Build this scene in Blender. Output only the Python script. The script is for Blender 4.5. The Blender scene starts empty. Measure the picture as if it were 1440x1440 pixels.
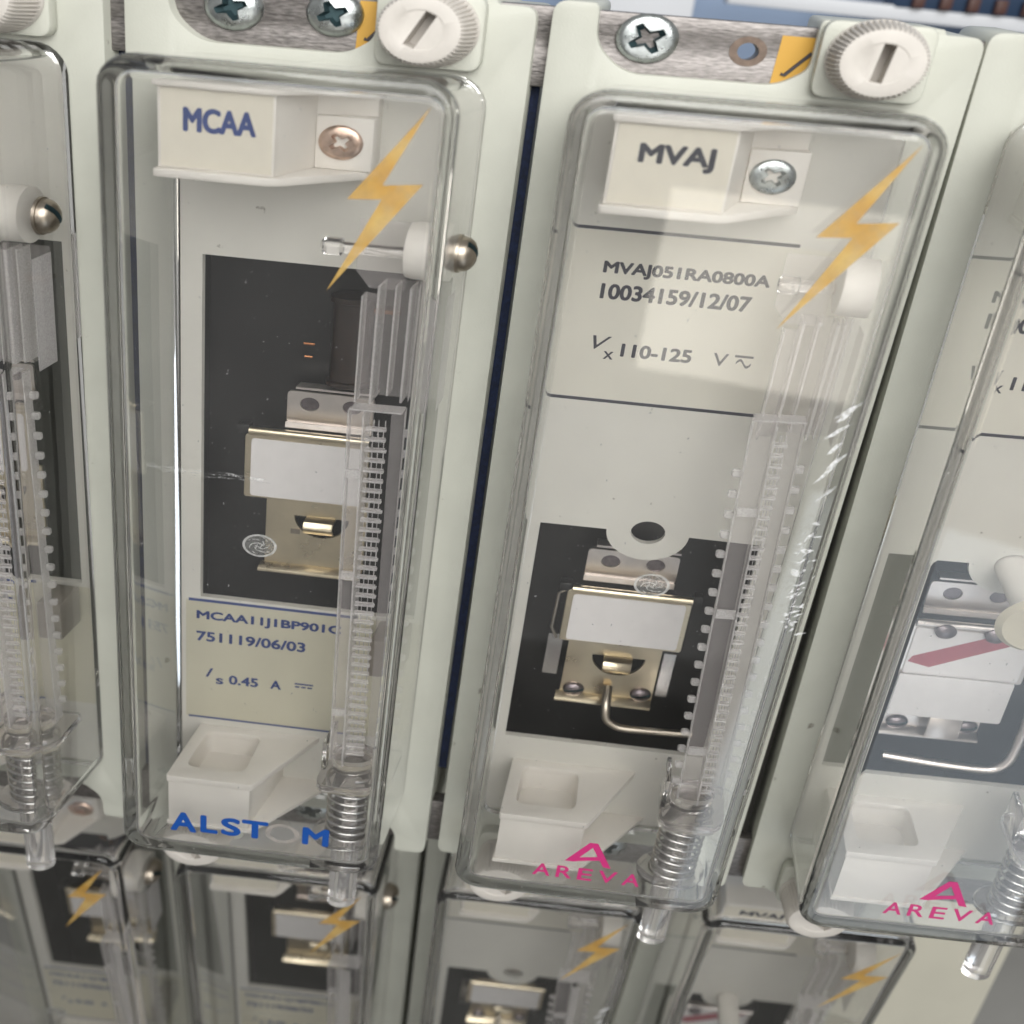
import bpy, bmesh, math, random
from math import sin, cos, pi, radians
from mathutils import Matrix, Vector
from mathutils.geometry import tessellate_polygon

SC = bpy.context.scene
COL = SC.collection
S = 0.001                      # one rack unit = one millimetre
KX = -0.1875                   # the modules lean a little to the left
PITCH = 70.0
XS = 1.35                      # round parts are this much wider than high

# ------------------------------------------------------------------ camera
def rackvec(x, y, z): return Vector((x, -z, y))
def camera():
    rx, ry, rz = -0.4803, 0.0506, 0.1061
    A = Matrix.Rotation(rx, 3, 'X'); B = Matrix.Rotation(ry, 3, 'Y'); C = Matrix.Rotation(rz, 3, 'Z')
    M = A @ B @ C
    cols = [rackvec(*M.col[i]) for i in range(3)]
    m = Matrix(((cols[0][0], cols[1][0], cols[2][0]), (cols[0][1], cols[1][1], cols[2][1]), (cols[0][2], cols[1][2], cols[2][2]))).to_4x4()
    m.translation = rackvec(57.7239, 191.2885, 193.1688) * S
    cd = bpy.data.cameras.new('camera'); co = bpy.data.objects.new('camera', cd); COL.objects.link(co)
    co.matrix_world = m
    cd.sensor_width = 36.0; cd.lens = 36.0 * 1520.007 / 1440.0
    cd.shift_x = 210.346 / 1440.0; cd.shift_y = -6.886 / 1440.0
    cd.clip_start = 0.005; cd.clip_end = 50
    cd.dof.use_dof = True; cd.dof.focus_distance = 0.205; cd.dof.aperture_fstop = 16.0
    SC.camera = co
camera()

# ------------------------------------------------------------------ world, lamps, exposure
w = bpy.data.worlds.new('World'); SC.world = w; w.use_nodes = True
bg = w.node_tree.nodes['Background']; bg.inputs[0].default_value = (1.0, 0.99, 0.965, 1); bg.inputs[1].default_value = 0.37
def area(name, loc, target, sx, sy, power, col):
    ld = bpy.data.lights.new(name, 'AREA'); ld.shape = 'RECTANGLE'; ld.size = sx * S; ld.size_y = sy * S
    ld.energy = power; ld.color = col
    lo = bpy.data.objects.new(name, ld); COL.objects.link(lo)
    p = rackvec(*loc) * S; t = rackvec(*target) * S
    lo.location = p; lo.rotation_euler = (t - p).to_track_quat('-Z', 'Y').to_euler()
area('window_light', (180, 450, 500), (85, 110, 0), 480, 480, 4.5, (1.0, 0.99, 0.965))
area('cool_reflection_fill', (445, -345, 560), (170, 40, 0), 230, 370, 0.42, (0.80, 0.90, 1.0))  # added unseen lamp: cool fill and a bluish reflection on the right-hand covers
area('cover_reflection_lamp', (262, 18, 520), (130, 100, 0), 150, 112, 0.15, (1.0, 0.94, 0.82))  # added unseen lamp that puts a pale reflection on the MVAJ cover
SC.view_settings.view_transform = 'Standard'; SC.view_settings.look = 'None'
SC.view_settings.exposure = 0.02; SC.view_settings.gamma = 1.0
cy = SC.cycles
cy.max_bounces = 24; cy.transmission_bounces = 20; cy.transparent_max_bounces = 20; cy.glossy_bounces = 8; cy.diffuse_bounces = 4
cy.caustics_refractive = True; cy.caustics_reflective = True; cy.blur_glossy = 1.0; cy.sample_clamp_indirect = 30.0
cy.use_denoising = True

# ------------------------------------------------------------------ materials
def mat(name, col, rough=0.5, metal=0.0, noise=0.0, nscale=400.0, bump=0.0, bscale=1500.0, spec=0.5, stretch=None, dirt=None):
    m = bpy.data.materials.new(name); m.use_nodes = True
    nt = m.node_tree; p = nt.nodes['Principled BSDF']
    p.inputs['Base Color'].default_value = (*col, 1); p.inputs['Roughness'].default_value = rough
    p.inputs['Metallic'].default_value = metal; p.inputs['Specular IOR Level'].default_value = spec
    tc = nt.nodes.new('ShaderNodeTexCoord'); src = tc.outputs['Object']
    if stretch:
        mp = nt.nodes.new('ShaderNodeMapping'); mp.inputs['Scale'].default_value = stretch
        nt.links.new(src, mp.inputs[0]); src = mp.outputs[0]
    if noise:
        n = nt.nodes.new('ShaderNodeTexNoise'); n.inputs['Scale'].default_value = nscale; n.inputs['Detail'].default_value = 5
        nt.links.new(src, n.inputs['Vector'])
        r = nt.nodes.new('ShaderNodeValToRGB'); r.color_ramp.elements[0].position = 0.32; r.color_ramp.elements[1].position = 0.7
        r.color_ramp.elements[0].color = (*[c * (1 - noise) for c in col], 1)
        r.color_ramp.elements[1].color = (*[min(1, c * (1 + noise * 0.5)) for c in col], 1)
        nt.links.new(n.outputs['Fac'], r.inputs[0]); last = r.outputs[0]
        if dirt:
            n2 = nt.nodes.new('ShaderNodeTexNoise'); n2.inputs['Scale'].default_value = dirt[1]; n2.inputs['Detail'].default_value = 8
            nt.links.new(tc.outputs['Object'], n2.inputs['Vector'])
            r2 = nt.nodes.new('ShaderNodeValToRGB'); r2.color_ramp.elements[0].position = 0.70; r2.color_ramp.elements[1].position = 0.76
            nt.links.new(n2.outputs['Fac'], r2.inputs[0])
            mx = nt.nodes.new('ShaderNodeMix'); mx.data_type = 'RGBA'; mx.inputs[7].default_value = (*dirt[0], 1)
            nt.links.new(r2.outputs[0], mx.inputs[0]); nt.links.new(last, mx.inputs[6]); last = mx.outputs[2]
        nt.links.new(last, p.inputs['Base Color'])
        mr = nt.nodes.new('ShaderNodeMapRange'); mr.inputs[3].default_value = max(0.03, rough - 0.1); mr.inputs[4].default_value = min(1, rough + 0.12)
        nt.links.new(n.outputs['Fac'], mr.inputs[0]); nt.links.new(mr.outputs[0], p.inputs['Roughness'])
    if bump:
        b = nt.nodes.new('ShaderNodeTexNoise'); b.inputs['Scale'].default_value = bscale; b.inputs['Detail'].default_value = 3
        nt.links.new(src, b.inputs['Vector'])
        bm = nt.nodes.new('ShaderNodeBump'); bm.inputs['Strength'].default_value = bump; bm.inputs['Distance'].default_value = 0.0003
        nt.links.new(b.outputs['Fac'], bm.inputs['Height']); nt.links.new(bm.outputs[0], p.inputs['Normal'])
    return m
def glass(name, col=(1, 1, 1), rough=0.0, ior=1.47, bump=0.0, tr=1.0):
    m = bpy.data.materials.new(name); m.use_nodes = True
    nt = m.node_tree; p = nt.nodes['Principled BSDF']
    p.inputs['Base Color'].default_value = (*col, 1); p.inputs['Roughness'].default_value = rough
    p.inputs['IOR'].default_value = ior; p.inputs['Transmission Weight'].default_value = tr
    if bump:
        tc = nt.nodes.new('ShaderNodeTexCoord')
        b = nt.nodes.new('ShaderNodeTexNoise'); b.inputs['Scale'].default_value = 60; b.inputs['Detail'].default_value = 2
        nt.links.new(tc.outputs['Object'], b.inputs['Vector'])
        bm = nt.nodes.new('ShaderNodeBump'); bm.inputs['Strength'].default_value = bump; bm.inputs['Distance'].default_value = 0.0005
        nt.links.new(b.outputs['Fac'], bm.inputs['Height']); nt.links.new(bm.outputs[0], p.inputs['Normal'])
    return m
def dusty(m):
    nt = m.node_tree; p = nt.nodes['Principled BSDF']; tc = nt.nodes.new('ShaderNodeTexCoord')
    a = nt.nodes.new('ShaderNodeTexNoise'); a.inputs['Scale'].default_value = 28; a.inputs['Detail'].default_value = 6; nt.links.new(tc.outputs['Object'], a.inputs['Vector'])
    r = nt.nodes.new('ShaderNodeMapRange'); r.inputs[1].default_value = 0.38; r.inputs[2].default_value = 0.72; r.inputs[3].default_value = 0.999; r.inputs[4].default_value = 0.984
    nt.links.new(a.outputs['Fac'], r.inputs[0])
    b = nt.nodes.new('ShaderNodeTexNoise'); b.inputs['Scale'].default_value = 1100; b.inputs['Detail'].default_value = 3; nt.links.new(tc.outputs['Object'], b.inputs['Vector'])
    q = nt.nodes.new('ShaderNodeMapRange'); q.inputs[1].default_value = 0.735; q.inputs[2].default_value = 0.77; q.inputs[3].default_value = 1.0; q.inputs[4].default_value = 0.6
    nt.links.new(b.outputs['Fac'], q.inputs[0])
    mu = nt.nodes.new('ShaderNodeMath'); mu.operation = 'MULTIPLY'; nt.links.new(r.outputs[0], mu.inputs[0]); nt.links.new(q.outputs[0], mu.inputs[1])
    nt.links.new(mu.outputs[0], p.inputs['Transmission Weight'])
    return m
def film(name, col, alpha, rough=0.6, nscale=900.0):
    m = bpy.data.materials.new(name); m.use_nodes = True
    nt = m.node_tree; p = nt.nodes['Principled BSDF']
    p.inputs['Base Color'].default_value = (*col, 1); p.inputs['Roughness'].default_value = rough
    tc = nt.nodes.new('ShaderNodeTexCoord'); n = nt.nodes.new('ShaderNodeTexNoise'); n.inputs['Scale'].default_value = nscale; n.inputs['Detail'].default_value = 6
    nt.links.new(tc.outputs['Object'], n.inputs['Vector'])
    r = nt.nodes.new('ShaderNodeMapRange'); r.inputs[1].default_value = 0.35; r.inputs[2].default_value = 0.65
    r.inputs[3].default_value = alpha[0]; r.inputs[4].default_value = alpha[1]
    nt.links.new(n.outputs['Fac'], r.inputs[0]); nt.links.new(r.outputs[0], p.inputs['Alpha'])
    return m
def worn_print(m, a, b):
    nt = m.node_tree; p = nt.nodes['Principled BSDF']; tc = nt.nodes.new('ShaderNodeTexCoord')
    n = nt.nodes.new('ShaderNodeTexNoise'); n.inputs['Scale'].default_value = 130; n.inputs['Detail'].default_value = 7; nt.links.new(tc.outputs['Object'], n.inputs['Vector'])
    r = nt.nodes.new('ShaderNodeValToRGB'); r.color_ramp.elements[0].position = 0.36; r.color_ramp.elements[1].position = 0.66
    r.color_ramp.elements[0].color = (*a, 1); r.color_ramp.elements[1].color = (*b, 1)
    nt.links.new(n.outputs['Fac'], r.inputs[0]); nt.links.new(r.outputs[0], p.inputs['Base Color'])
    return m
M = dict(
    paint=mat('pale_green_paint', (0.56, 0.568, 0.50), 0.42, noise=0.07, nscale=70, bump=0.12, bscale=2600, dirt=((0.22, 0.20, 0.16), 260)),
    plate=mat('cream_plate', (0.73, 0.71, 0.65), 0.5, noise=0.06, nscale=60, bump=0.03, dirt=((0.35, 0.33, 0.28), 420)),
    handle=mat('ivory_plastic', (0.86, 0.82, 0.76), 0.45, noise=0.04, nscale=120, bump=0.06, bscale=1800),
    knob=mat('grey_ivory_plastic', (0.62, 0.585, 0.54), 0.5, noise=0.08, nscale=200, bump=0.08, bscale=1500),
    label=mat('cream_label', (0.80, 0.75, 0.64), 0.6, noise=0.03),
    black=mat('black_plastic', (0.012, 0.011, 0.011), 0.45, noise=0.3, nscale=150, dirt=((0.30, 0.30, 0.28), 1500)),
    taupe_back=mat('taupe_interior', (0.30, 0.295, 0.28), 0.8, noise=0.15, nscale=20),  # even taupe of the cabinet back
    brass=mat('yellow_plated_steel', (0.70, 0.61, 0.45), 0.3, 1.0, noise=0.12, nscale=160, bump=0.08, bscale=700),
    zinc=mat('zinc_plated_steel', (0.46, 0.49, 0.49), 0.28, 1.0, noise=0.25, nscale=700, bump=0.15, bscale=2500),
    rail=mat('galvanised_rail', (0.30, 0.28, 0.27), 0.5, 1.0, noise=0.42, nscale=2000, bump=0.3, bscale=2200, stretch=(0.3, 1, 1.3)),
    rim=mat('brown_rim', (0.20, 0.15, 0.12), 0.5, 0.6, noise=0.3, nscale=900),
    nickel=mat('tan_wire', (0.38, 0.335, 0.28), 0.32, 1.0),
    rating=mat('yellowed_label', (0.65, 0.62, 0.49), 0.5, noise=0.05, nscale=60),
    rating2=mat('pale_label', (0.75, 0.72, 0.63), 0.5, noise=0.05, nscale=60),
    darkscrew=mat('dark_screw', (0.22, 0.19, 0.20), 0.35, 1.0, noise=0.3, nscale=900),
    milky=glass('milky_rod', (0.96, 0.94, 0.93), 0.06, 1.42, 0.0, 0.90),
    steel=mat('spring_steel', (0.55, 0.54, 0.53), 0.25, 1.0),
    bronze=mat('dull_nickel', (0.40, 0.35, 0.29), 0.34, 1.0, noise=0.25, nscale=800),
    copper=mat('copper_screw', (0.62, 0.46, 0.37), 0.33, 1.0, noise=0.2, nscale=900),
    cuwire=mat('copper_winding', (0.42, 0.19, 0.09), 0.25, 1.0),
    white=mat('white_flag_paint', (0.86, 0.83, 0.82), 0.55, noise=0.03),
    red=mat('red_stripe_paint', (0.42, 0.09, 0.12), 0.5, noise=0.06),
    bolt=worn_print(film('yellow_print', (0.46, 0.30, 0.09), (0.74, 0.97), 0.45, 500), (0.46, 0.25, 0.04), (0.54, 0.37, 0.12)),
    disc=film('pressed_disc', (0.30, 0.30, 0.29), (0.45, 0.6), 0.4, 2500),
    sticker=mat('yellow_sticker', (0.62, 0.35, 0.055), 0.45),
    blue=mat('blue_print', (0.045, 0.075, 0.24), 0.5),
    logo_blue=mat('bright_blue_print', (0.004, 0.065, 0.31), 0.4),
    ink=mat('dark_print', (0.045, 0.045, 0.06), 0.5),
    magenta=mat('magenta_print', (0.50, 0.02, 0.16), 0.4),
    slotdark=mat('screw_recess', (0.05, 0.09, 0.10), 0.5, 0.6),
    foam=mat('navy_foam', (0.012, 0.020, 0.055), 0.85, noise=0.5, nscale=1500, bump=0.5, bscale=3000),
    clear=dusty(glass('clear_acrylic', (0.99, 0.99, 0.985), 0.0, 1.47, 0.02, 0.993)),
    clear2=glass('clear_moulded_plastic', (0.97, 0.945, 0.935), 0.0, 1.46, 0.0, 0.95),
    silver=mat('pinkish_nickel', (0.74, 0.68, 0.64), 0.34, 1.0, noise=0.1, nscale=220, bump=0.06, bscale=900),
    aged=mat('aged_cream_plastic', (0.62, 0.56, 0.43), 0.45, noise=0.06, nscale=200),
    taupe=mat('taupe_plastic', (0.27, 0.24, 0.205), 0.5, noise=0.08, nscale=200),
    haze=film('thin_clear_plastic', (0.80, 0.745, 0.735), (0.14, 0.18), 0.1, 3500),
    highlit_plastic=film('highlight_white_plastic', (0.90, 0.87, 0.86), (0.34, 0.46), 0.18, 3000),  # whiteness stands in for light caught by clear edges; also on ribs, pegs
    coil=mat('brown_winding', (0.035, 0.020, 0.014), 0.35, noise=0.3, nscale=600),
    gap=mat('brown_black_gap_shade', (0.02, 0.018, 0.015), 0.8),  # brown-black that paints the shade in the gap
    scuff=film('white_scuff', (0.85, 0.86, 0.88), (0.2, 0.8), nscale=1400),
    scratch=film('fine_scratches', (0.8, 0.8, 0.8), (0.0, 0.6), nscale=2500),
    ghost=film('worn_print', (0.72, 0.62, 0.56), (0.08, 0.28)),
    mark=film('moulding_mark', (0.75, 0.75, 0.74), (0.6, 0.95)),
    wall=mat('pale_blue_wall', (0.38, 0.49, 0.68), 0.6, noise=0.1, nscale=8),
    bright=mat('white_wall_panel', (0.86, 0.88, 0.92), 0.5),
    floor=mat('grey_floor', (0.24, 0.235, 0.22), 0.6, noise=0.15, nscale=12),
    panel=mat('cream_blank_panel', (0.60, 0.575, 0.48), 0.5, noise=0.05, nscale=50),
    term=mat('dark_blue_plastic', (0.02, 0.05, 0.11), 0.5),
    orange=mat('orange_plastic', (0.11, 0.05, 0.04), 0.5),
)

# ------------------------------------------------------------------ mesh helpers (rack units: x right, y up, z towards the viewer)
def tag(o, label=None, cat=None, group=None, kind=None):
    if label: o['label'] = label
    if cat: o['category'] = cat
    if group: o['group'] = group
    if kind: o['kind'] = kind
    return o
def empty(name, loc=(0, 0, 0), a=0.0, sx=1.0):
    o = bpy.data.objects.new(name, None); COL.objects.link(o); o.empty_display_size = 0.01
    o.location = rackvec(*loc) * S; o.rotation_euler = (0, -a, 0); o.scale = (sx, 1, 1)
    return o
def rpoly(pts):
    """polygon with rounded corners: pts = (x, y, radius)"""
    out = []; n = len(pts)
    for i in range(n):
        x, y = pts[i][0], pts[i][1]; r = pts[i][2] if len(pts[i]) > 2 else 0
        if r <= 0: out.append((x, y)); continue
        a = Vector(pts[i - 1][:2]) - Vector((x, y)); b = Vector(pts[(i + 1) % n][:2]) - Vector((x, y))
        ra = min(r, a.length * 0.49); rb = min(r, b.length * 0.49); r2 = min(ra, rb)
        p0 = Vector((x, y)) + a.normalized() * r2; p1 = Vector((x, y)); p2 = Vector((x, y)) + b.normalized() * r2
        for k in range(6):
            t = k / 5; out.append(tuple((1 - t) ** 2 * p0 + 2 * t * (1 - t) * p1 + t * t * p2))
    return out
def rrect(x0, x1, y0, y1, r): return rpoly([(x0, y0, r), (x1, y0, r), (x1, y1, r), (x0, y1, r)])
def ell(cx, cy_, r, n=28, a0=0.0, a1=2 * pi, rx=None):
    rx = rx if rx is not None else r * XS
    full = abs(a1 - a0 - 2 * pi) < 1e-6
    return [(cx + rx * cos(a0 + (a1 - a0) * i / (n if full else n - 1)), cy_ + r * sin(a0 + (a1 - a0) * i / (n if full else n - 1))) for i in range(n)]
class MB:
    def __init__(s): s.v = []; s.f = []
    def add(s, vs, fs):
        b = len(s.v); s.v += [tuple(v) for v in vs]; s.f += [[b + i for i in f] for f in fs]
    def prism(s, poly, a, b, axis='z', holes=()):
        """extrude a 2-D outline; axis z: (x, y), axis y: (x, z), axis x: (z, y)"""
        P = {'z': lambda u, v, w: (u, v, w), 'y': lambda u, v, w: (u, w, v), 'x': lambda u, v, w: (w, v, u)}[axis]
        loops = [list(poly)] + [list(h) for h in holes]
        flat = [p for l in loops for p in l]; n = len(flat)
        vs = [P(u, v, a) for u, v in flat] + [P(u, v, b) for u, v in flat]
        fs = []
        if holes:
            for t in tessellate_polygon([[Vector((u, v, 0)) for u, v in l] for l in loops]):
                fs += [list(t), [i + n for i in reversed(t)]]
        else: fs += [list(range(n)), [i + n for i in reversed(range(n))]]
        o = 0
        for l in loops:
            m = len(l)
            for i in range(m): j = (i + 1) % m; fs.append([o + i, o + j, o + j + n, o + i + n])
            o += m
        s.add(vs, fs)
    def box(s, x0, x1, y0, y1, z0, z1): s.prism([(x0, y0), (x1, y0), (x1, y1), (x0, y1)], z0, z1)
    def rings(s, rings, cap0=True, cap1=True):
        n = len(rings[0]); vs = [p for r in rings for p in r]; fs = []
        for k in range(len(rings) - 1):
            for i in range(n): j = (i + 1) % n; fs.append([k * n + i, k * n + j, (k + 1) * n + j, (k + 1) * n + i])
        if cap0: fs.append(list(reversed(range(n))))
        if cap1: fs.append([(len(rings) - 1) * n + i for i in range(n)])
        s.add(vs, fs)
    def lathe(s, c, prof, axis='z', n=32):
        """prof = (radius, along); closed at both ends"""
        rs = []
        for r, t in prof:
            ring = []
            for i in range(n):
                a = 2 * pi * i / n; u, v = r * cos(a), r * sin(a)
                if axis == 'z': ring.append((c[0] + XS * u, c[1] + v, c[2] + t))
                elif axis == 'y': ring.append((c[0] + XS * u, c[1] + t, c[2] - v))
                else: ring.append((c[0] + t * XS, c[1] + u, c[2] + v))
            rs.append(ring)
        s.rings(rs)
    def cyl(s, c, r, l, axis='z', n=20): s.lathe(c, [(r, 0), (r, l)], axis, n)
    def tube(s, path, r, n=8, closed=False, xs=XS):
        pts = [Vector(p) for p in path]; rs = []; up = None
        for i, p in enumerate(pts):
            t = (pts[min(i + 1, len(pts) - 1)] - pts[max(i - 1, 0)]).normalized()
            if up is None: up = Vector((0, 0, 1)) if abs(t.z) < 0.9 else Vector((0, 1, 0))
            u = t.cross(up).normalized(); up = u.cross(t).normalized()
            rs.append([tuple(p + Vector(((u * cos(2 * pi * k / n) + up * sin(2 * pi * k / n)).x * xs, (u * cos(2 * pi * k / n) + up * sin(2 * pi * k / n)).y, (u * cos(2 * pi * k / n) + up * sin(2 * pi * k / n)).z)) * r) for k in range(n)])
        s.rings(rs)
    def flat(s, poly, z, holes=()):
        loops = [list(poly)] + [list(h) for h in holes]; flat = [p for l in loops for p in l]
        if holes: fs = [list(t) for t in tessellate_polygon([[Vector((u, v, 0)) for u, v in l] for l in loops])]
        else: fs = [list(range(len(flat)))]
        s.add([(u, v, z) for u, v in flat], fs)
    def build(s, name, m, parent=None, bevel=0.0, seg=2, smooth=35.0, label=None, lean=True, fix=True):
        bm = bmesh.new()
        vs = [bm.verts.new(v) for v in s.v]
        for f in s.f:
            try: bm.faces.new([vs[i] for i in f])
            except ValueError: pass
        if fix: bmesh.ops.recalc_face_normals(bm, faces=bm.faces)
        if bevel:
            es = [e for e in bm.edges if len(e.link_faces) == 2 and e.calc_face_angle(0) > radians(40)]
            bmesh.ops.bevel(bm, geom=es, offset=bevel, segments=seg, profile=0.5, affect='EDGES', clamp_overlap=True)
        kx = KX if lean else 0.0
        for v in bm.verts:
            x, y, z = v.co; v.co = ((x + kx * z) * S, -z * S, y * S)
        if not fix:
            bm.normal_update()
            for f in bm.faces:
                if f.normal.y > 0: f.normal_flip()
        me = bpy.data.meshes.new(name); bm.to_mesh(me); bm.free()
        if smooth:
            for p in me.polygons: p.use_smooth = True
            me.set_sharp_from_angle(angle=radians(smooth))
        me.materials.append(M[m] if isinstance(m, str) else m)
        o = bpy.data.objects.new(name, me); COL.objects.link(o)
        if parent: o.parent = parent
        if label: o['label'] = label
        return o
def text(mb, s, x0, x1, y0, y1, z, bold=0.0, shear=0.0, spacing=1.0):
    cu = bpy.data.curves.new('lettering', 'FONT'); cu.body = s; cu.size = 1; cu.shear = shear; cu.space_character = spacing
    cu.dimensions = '2D'; cu.fill_mode = 'FRONT'; cu.resolution_u = 6
    ob = bpy.data.objects.new('lettering', cu); COL.objects.link(ob)
    dg = bpy.context.evaluated_depsgraph_get(); me = ob.evaluated_get(dg).to_mesh()
    xs = [v.co.x for v in me.vertices]; ys = [v.co.y for v in me.vertices]
    a, b, c, d = min(xs), max(xs), min(ys), max(ys)
    fs = [list(p.vertices) for p in me.polygons]
    for i, (ox, oy) in enumerate(((0, 0), (1, 0), (-1, 0), (0, .8), (0, -.8), (.7, .6), (-.7, .6), (.7, -.6), (-.7, -.6)) if bold else ((0, 0),)):
        q = bold * (y1 - y0)
        mb.add([(x0 + q * 1.0 + (v.co.x - a) / (b - a) * (x1 - x0 - q * 2.0) + ox * q * 1.0, y0 + q + (v.co.y - c) / (d - c) * (y1 - y0 - 2 * q) + oy * q, z + i * 0.004) for v in me.vertices], fs)
    ob.evaluated_get(dg).to_mesh_clear(); bpy.data.objects.remove(ob); bpy.data.curves.remove(cu)

def boolean_cut(o, cutter):
    md = o.modifiers.new('cut', 'BOOLEAN'); md.operation = 'DIFFERENCE'; md.solver = 'EXACT'; md.object = cutter
    try: md.material_mode = 'TRANSFER'
    except Exception: pass
    bpy.context.view_layer.update()
    dg = bpy.context.evaluated_depsgraph_get()
    me = bpy.data.meshes.new_from_object(o.evaluated_get(dg)); o.modifiers.clear(); old = o.data; o.data = me
    me.name = o.name; bpy.data.objects.remove(cutter)
    for p in me.polygons: p.use_smooth = True
    me.set_sharp_from_angle(angle=radians(35))

# ------------------------------------------------------------------ small hardware
def cross_screw(name, c, r, h, m, parent, rot=0.3, dark='slotdark', dome=True, cross=None, label=None):
    a = MB()
    if dome: prof = [(r * 0.96, -0.6), (r, 0.25)] + [(r * cos(t * pi / 2 * 0.92), 0.25 + (h - 0.25) * sin(t * pi / 2 * 0.92)) for t in (0.15, 0.3, 0.45, 0.6, 0.75, 0.9, 1)] 
    else: prof = [(r * 0.93, -0.6), (r, 0.2), (r, h * 0.45), (r * 0.93, h * 0.75), (r * 0.78, h), (r * 0.2, h)]
    a.lathe(c, prof, 'z', 40)
    o = a.build(name, m, parent, label=label)
    k = MB(); cr = cross or r * 0.62; wd = cr * 0.27
    pts = []
    for q in range(4):
        t = rot + q * pi / 2
        for (u, v) in ((cr, -wd * 0.75), (cr, wd * 0.75), (wd * 1.25, wd * 1.25)):
            pts.append((c[0] + XS * (u * cos(t) - v * sin(t)), c[1] + u * sin(t) + v * cos(t)))
    cx, cy_ = c[0], c[1]
    inner = [(cx + (x - cx) * 0.55, cy_ + (y - cy_) * 0.55) for x, y in pts]
    k.rings([[(x, y, c[2] + h - r * 0.42) for x, y in inner], [(x, y, c[2] + h * 1.02) for x, y in pts], [(x, y, c[2] + h + 2) for x, y in pts]])
    boolean_cut(o, k.build('cutter', dark, parent, smooth=0))
    return o
def slot_screw(name, c, r, h, m, parent, rot=0.0, axis='z'):
    a = MB(); prof = [(r, -0.5), (r, 0.2)] + [(r * cos(t * pi / 2 * 0.93), 0.2 + (h - 0.2) * sin(t * pi / 2 * 0.93)) for t in (0.2, 0.4, 0.6, 0.8, 1)]
    a.lathe(c, prof, axis, 32); o = a.build(name, m, parent)
    k = MB(); wd = r * 0.17; pts = [(-r * 1.3, -wd), (r * 1.3, -wd), (r * 1.3, wd), (-r * 1.3, wd)]
    pts = [(u * cos(rot) - v * sin(rot), u * sin(rot) + v * cos(rot)) for u, v in pts]
    if axis == 'z': k.prism([(c[0] + XS * u, c[1] + v) for u, v in pts], c[2] + h * 0.45, c[2] + h + 2)
    else: k.prism([(c[2] + u, c[1] + v) for u, v in pts], c[0] + XS * h * 0.4, c[0] + XS * h + 2, 'x')
    boolean_cut(o, k.build('cutter', 'slotdark', parent, smooth=0))
    return o
def knob(parent, c, rot, hs=1.0):
    a = MB(); n = 52; rs = []
    for r, amp, z in ((5.9, 0, -0.2), (5.95, 0, 0.5), (5.75, 0.0, 0.9), (5.65, 0.2, 1.1), (5.05, 0.17, 7.0), (4.75, 0.03, 7.7), (4.55, 0, 7.8)):
        rs.append([(c[0] + XS * (r + (amp if k % 4 in (0, 1) else -amp)) * cos(2 * pi * k / (n * 4)), c[1] + (r + (amp if k % 4 in (0, 1) else -amp)) * sin(2 * pi * k / (n * 4)), c[2] + z * hs) for k in range(n * 4)])
    for r, z in ((2.95, 7.8), (2.8, 7.68)):
        rs.append([(c[0] + XS * r * cos(2 * pi * k / (n * 4)), c[1] + r * sin(2 * pi * k / (n * 4)), c[2] + z * hs) for k in range(n * 4)])
    a.rings(rs); o = a.build('locking_knob', 'knob', parent, smooth=30)
    k = MB(); pts = [(-0.72, -2.75), (0.72, -2.75), (0.72, 2.75), (-0.72, 2.75)]
    k.prism([(c[0] + XS * (u * cos(rot) - v * sin(rot)), c[1] + u * sin(rot) + v * cos(rot)) for u, v in pts], c[2] + 3.2 * hs, c[2] + 10 * hs)
    boolean_cut(o, k.build('cutter', 'knob', parent, smooth=0))
    return o

NZ = 0.3
H, XL, XR, YT, YB, D = 185.5, 8.065, 62.717, 175.3, 16.09, 25.5
BOLT = [(58.85, 171.6), (52.6, 159.7), (58.75, 160.4), (45.0, 142.6), (52.6, 157.6), (47.3, 157.2)]

# ------------------------------------------------------------------ relay parts
def frame(root):
    top = [(68.9, H - 0.6, 2.2), (62.5, H - 0.6, 0.5), (62.3, H + 0.2, 0.5), (43.2, H + 0.2, 1), (43.0, 178.2, 1.5), (38.5, 175.5, 3), (13.5, 175.4, 4.5), (8.4, 179.5, 2.5), (8.2, H, 1.2), (1.0, H, 2.2)]
    out = rpoly([(0.5, H, 2.2)] + [(70 - x, H - y, r) for x, y, r in top][0:0] + [])
    poly = rpoly(list(reversed(top)) + list(reversed([(70 - x, H - y, r) for x, y, r in top])))
    hole = rrect(XL + 1.5, XR - 1.5, YB + 0.6, YT - 3.6, 2.0)
    a = MB(); a.prism(poly, -24, 0, 'z', [hole]); a.build('front_frame', 'paint', root, bevel=0.7, seg=2)
    for (x0, x1, y0, y1) in ((43.6, 61.2, 174.6, 186.0), (8.8, 26.4, -0.5, 10.9)):
        b = MB(); b.prism(rrect(x0, x1, y0, y1, 2.2), 0.05, 2.8); b.build('knob_plate', 'paint', root, bevel=0.5)
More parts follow.
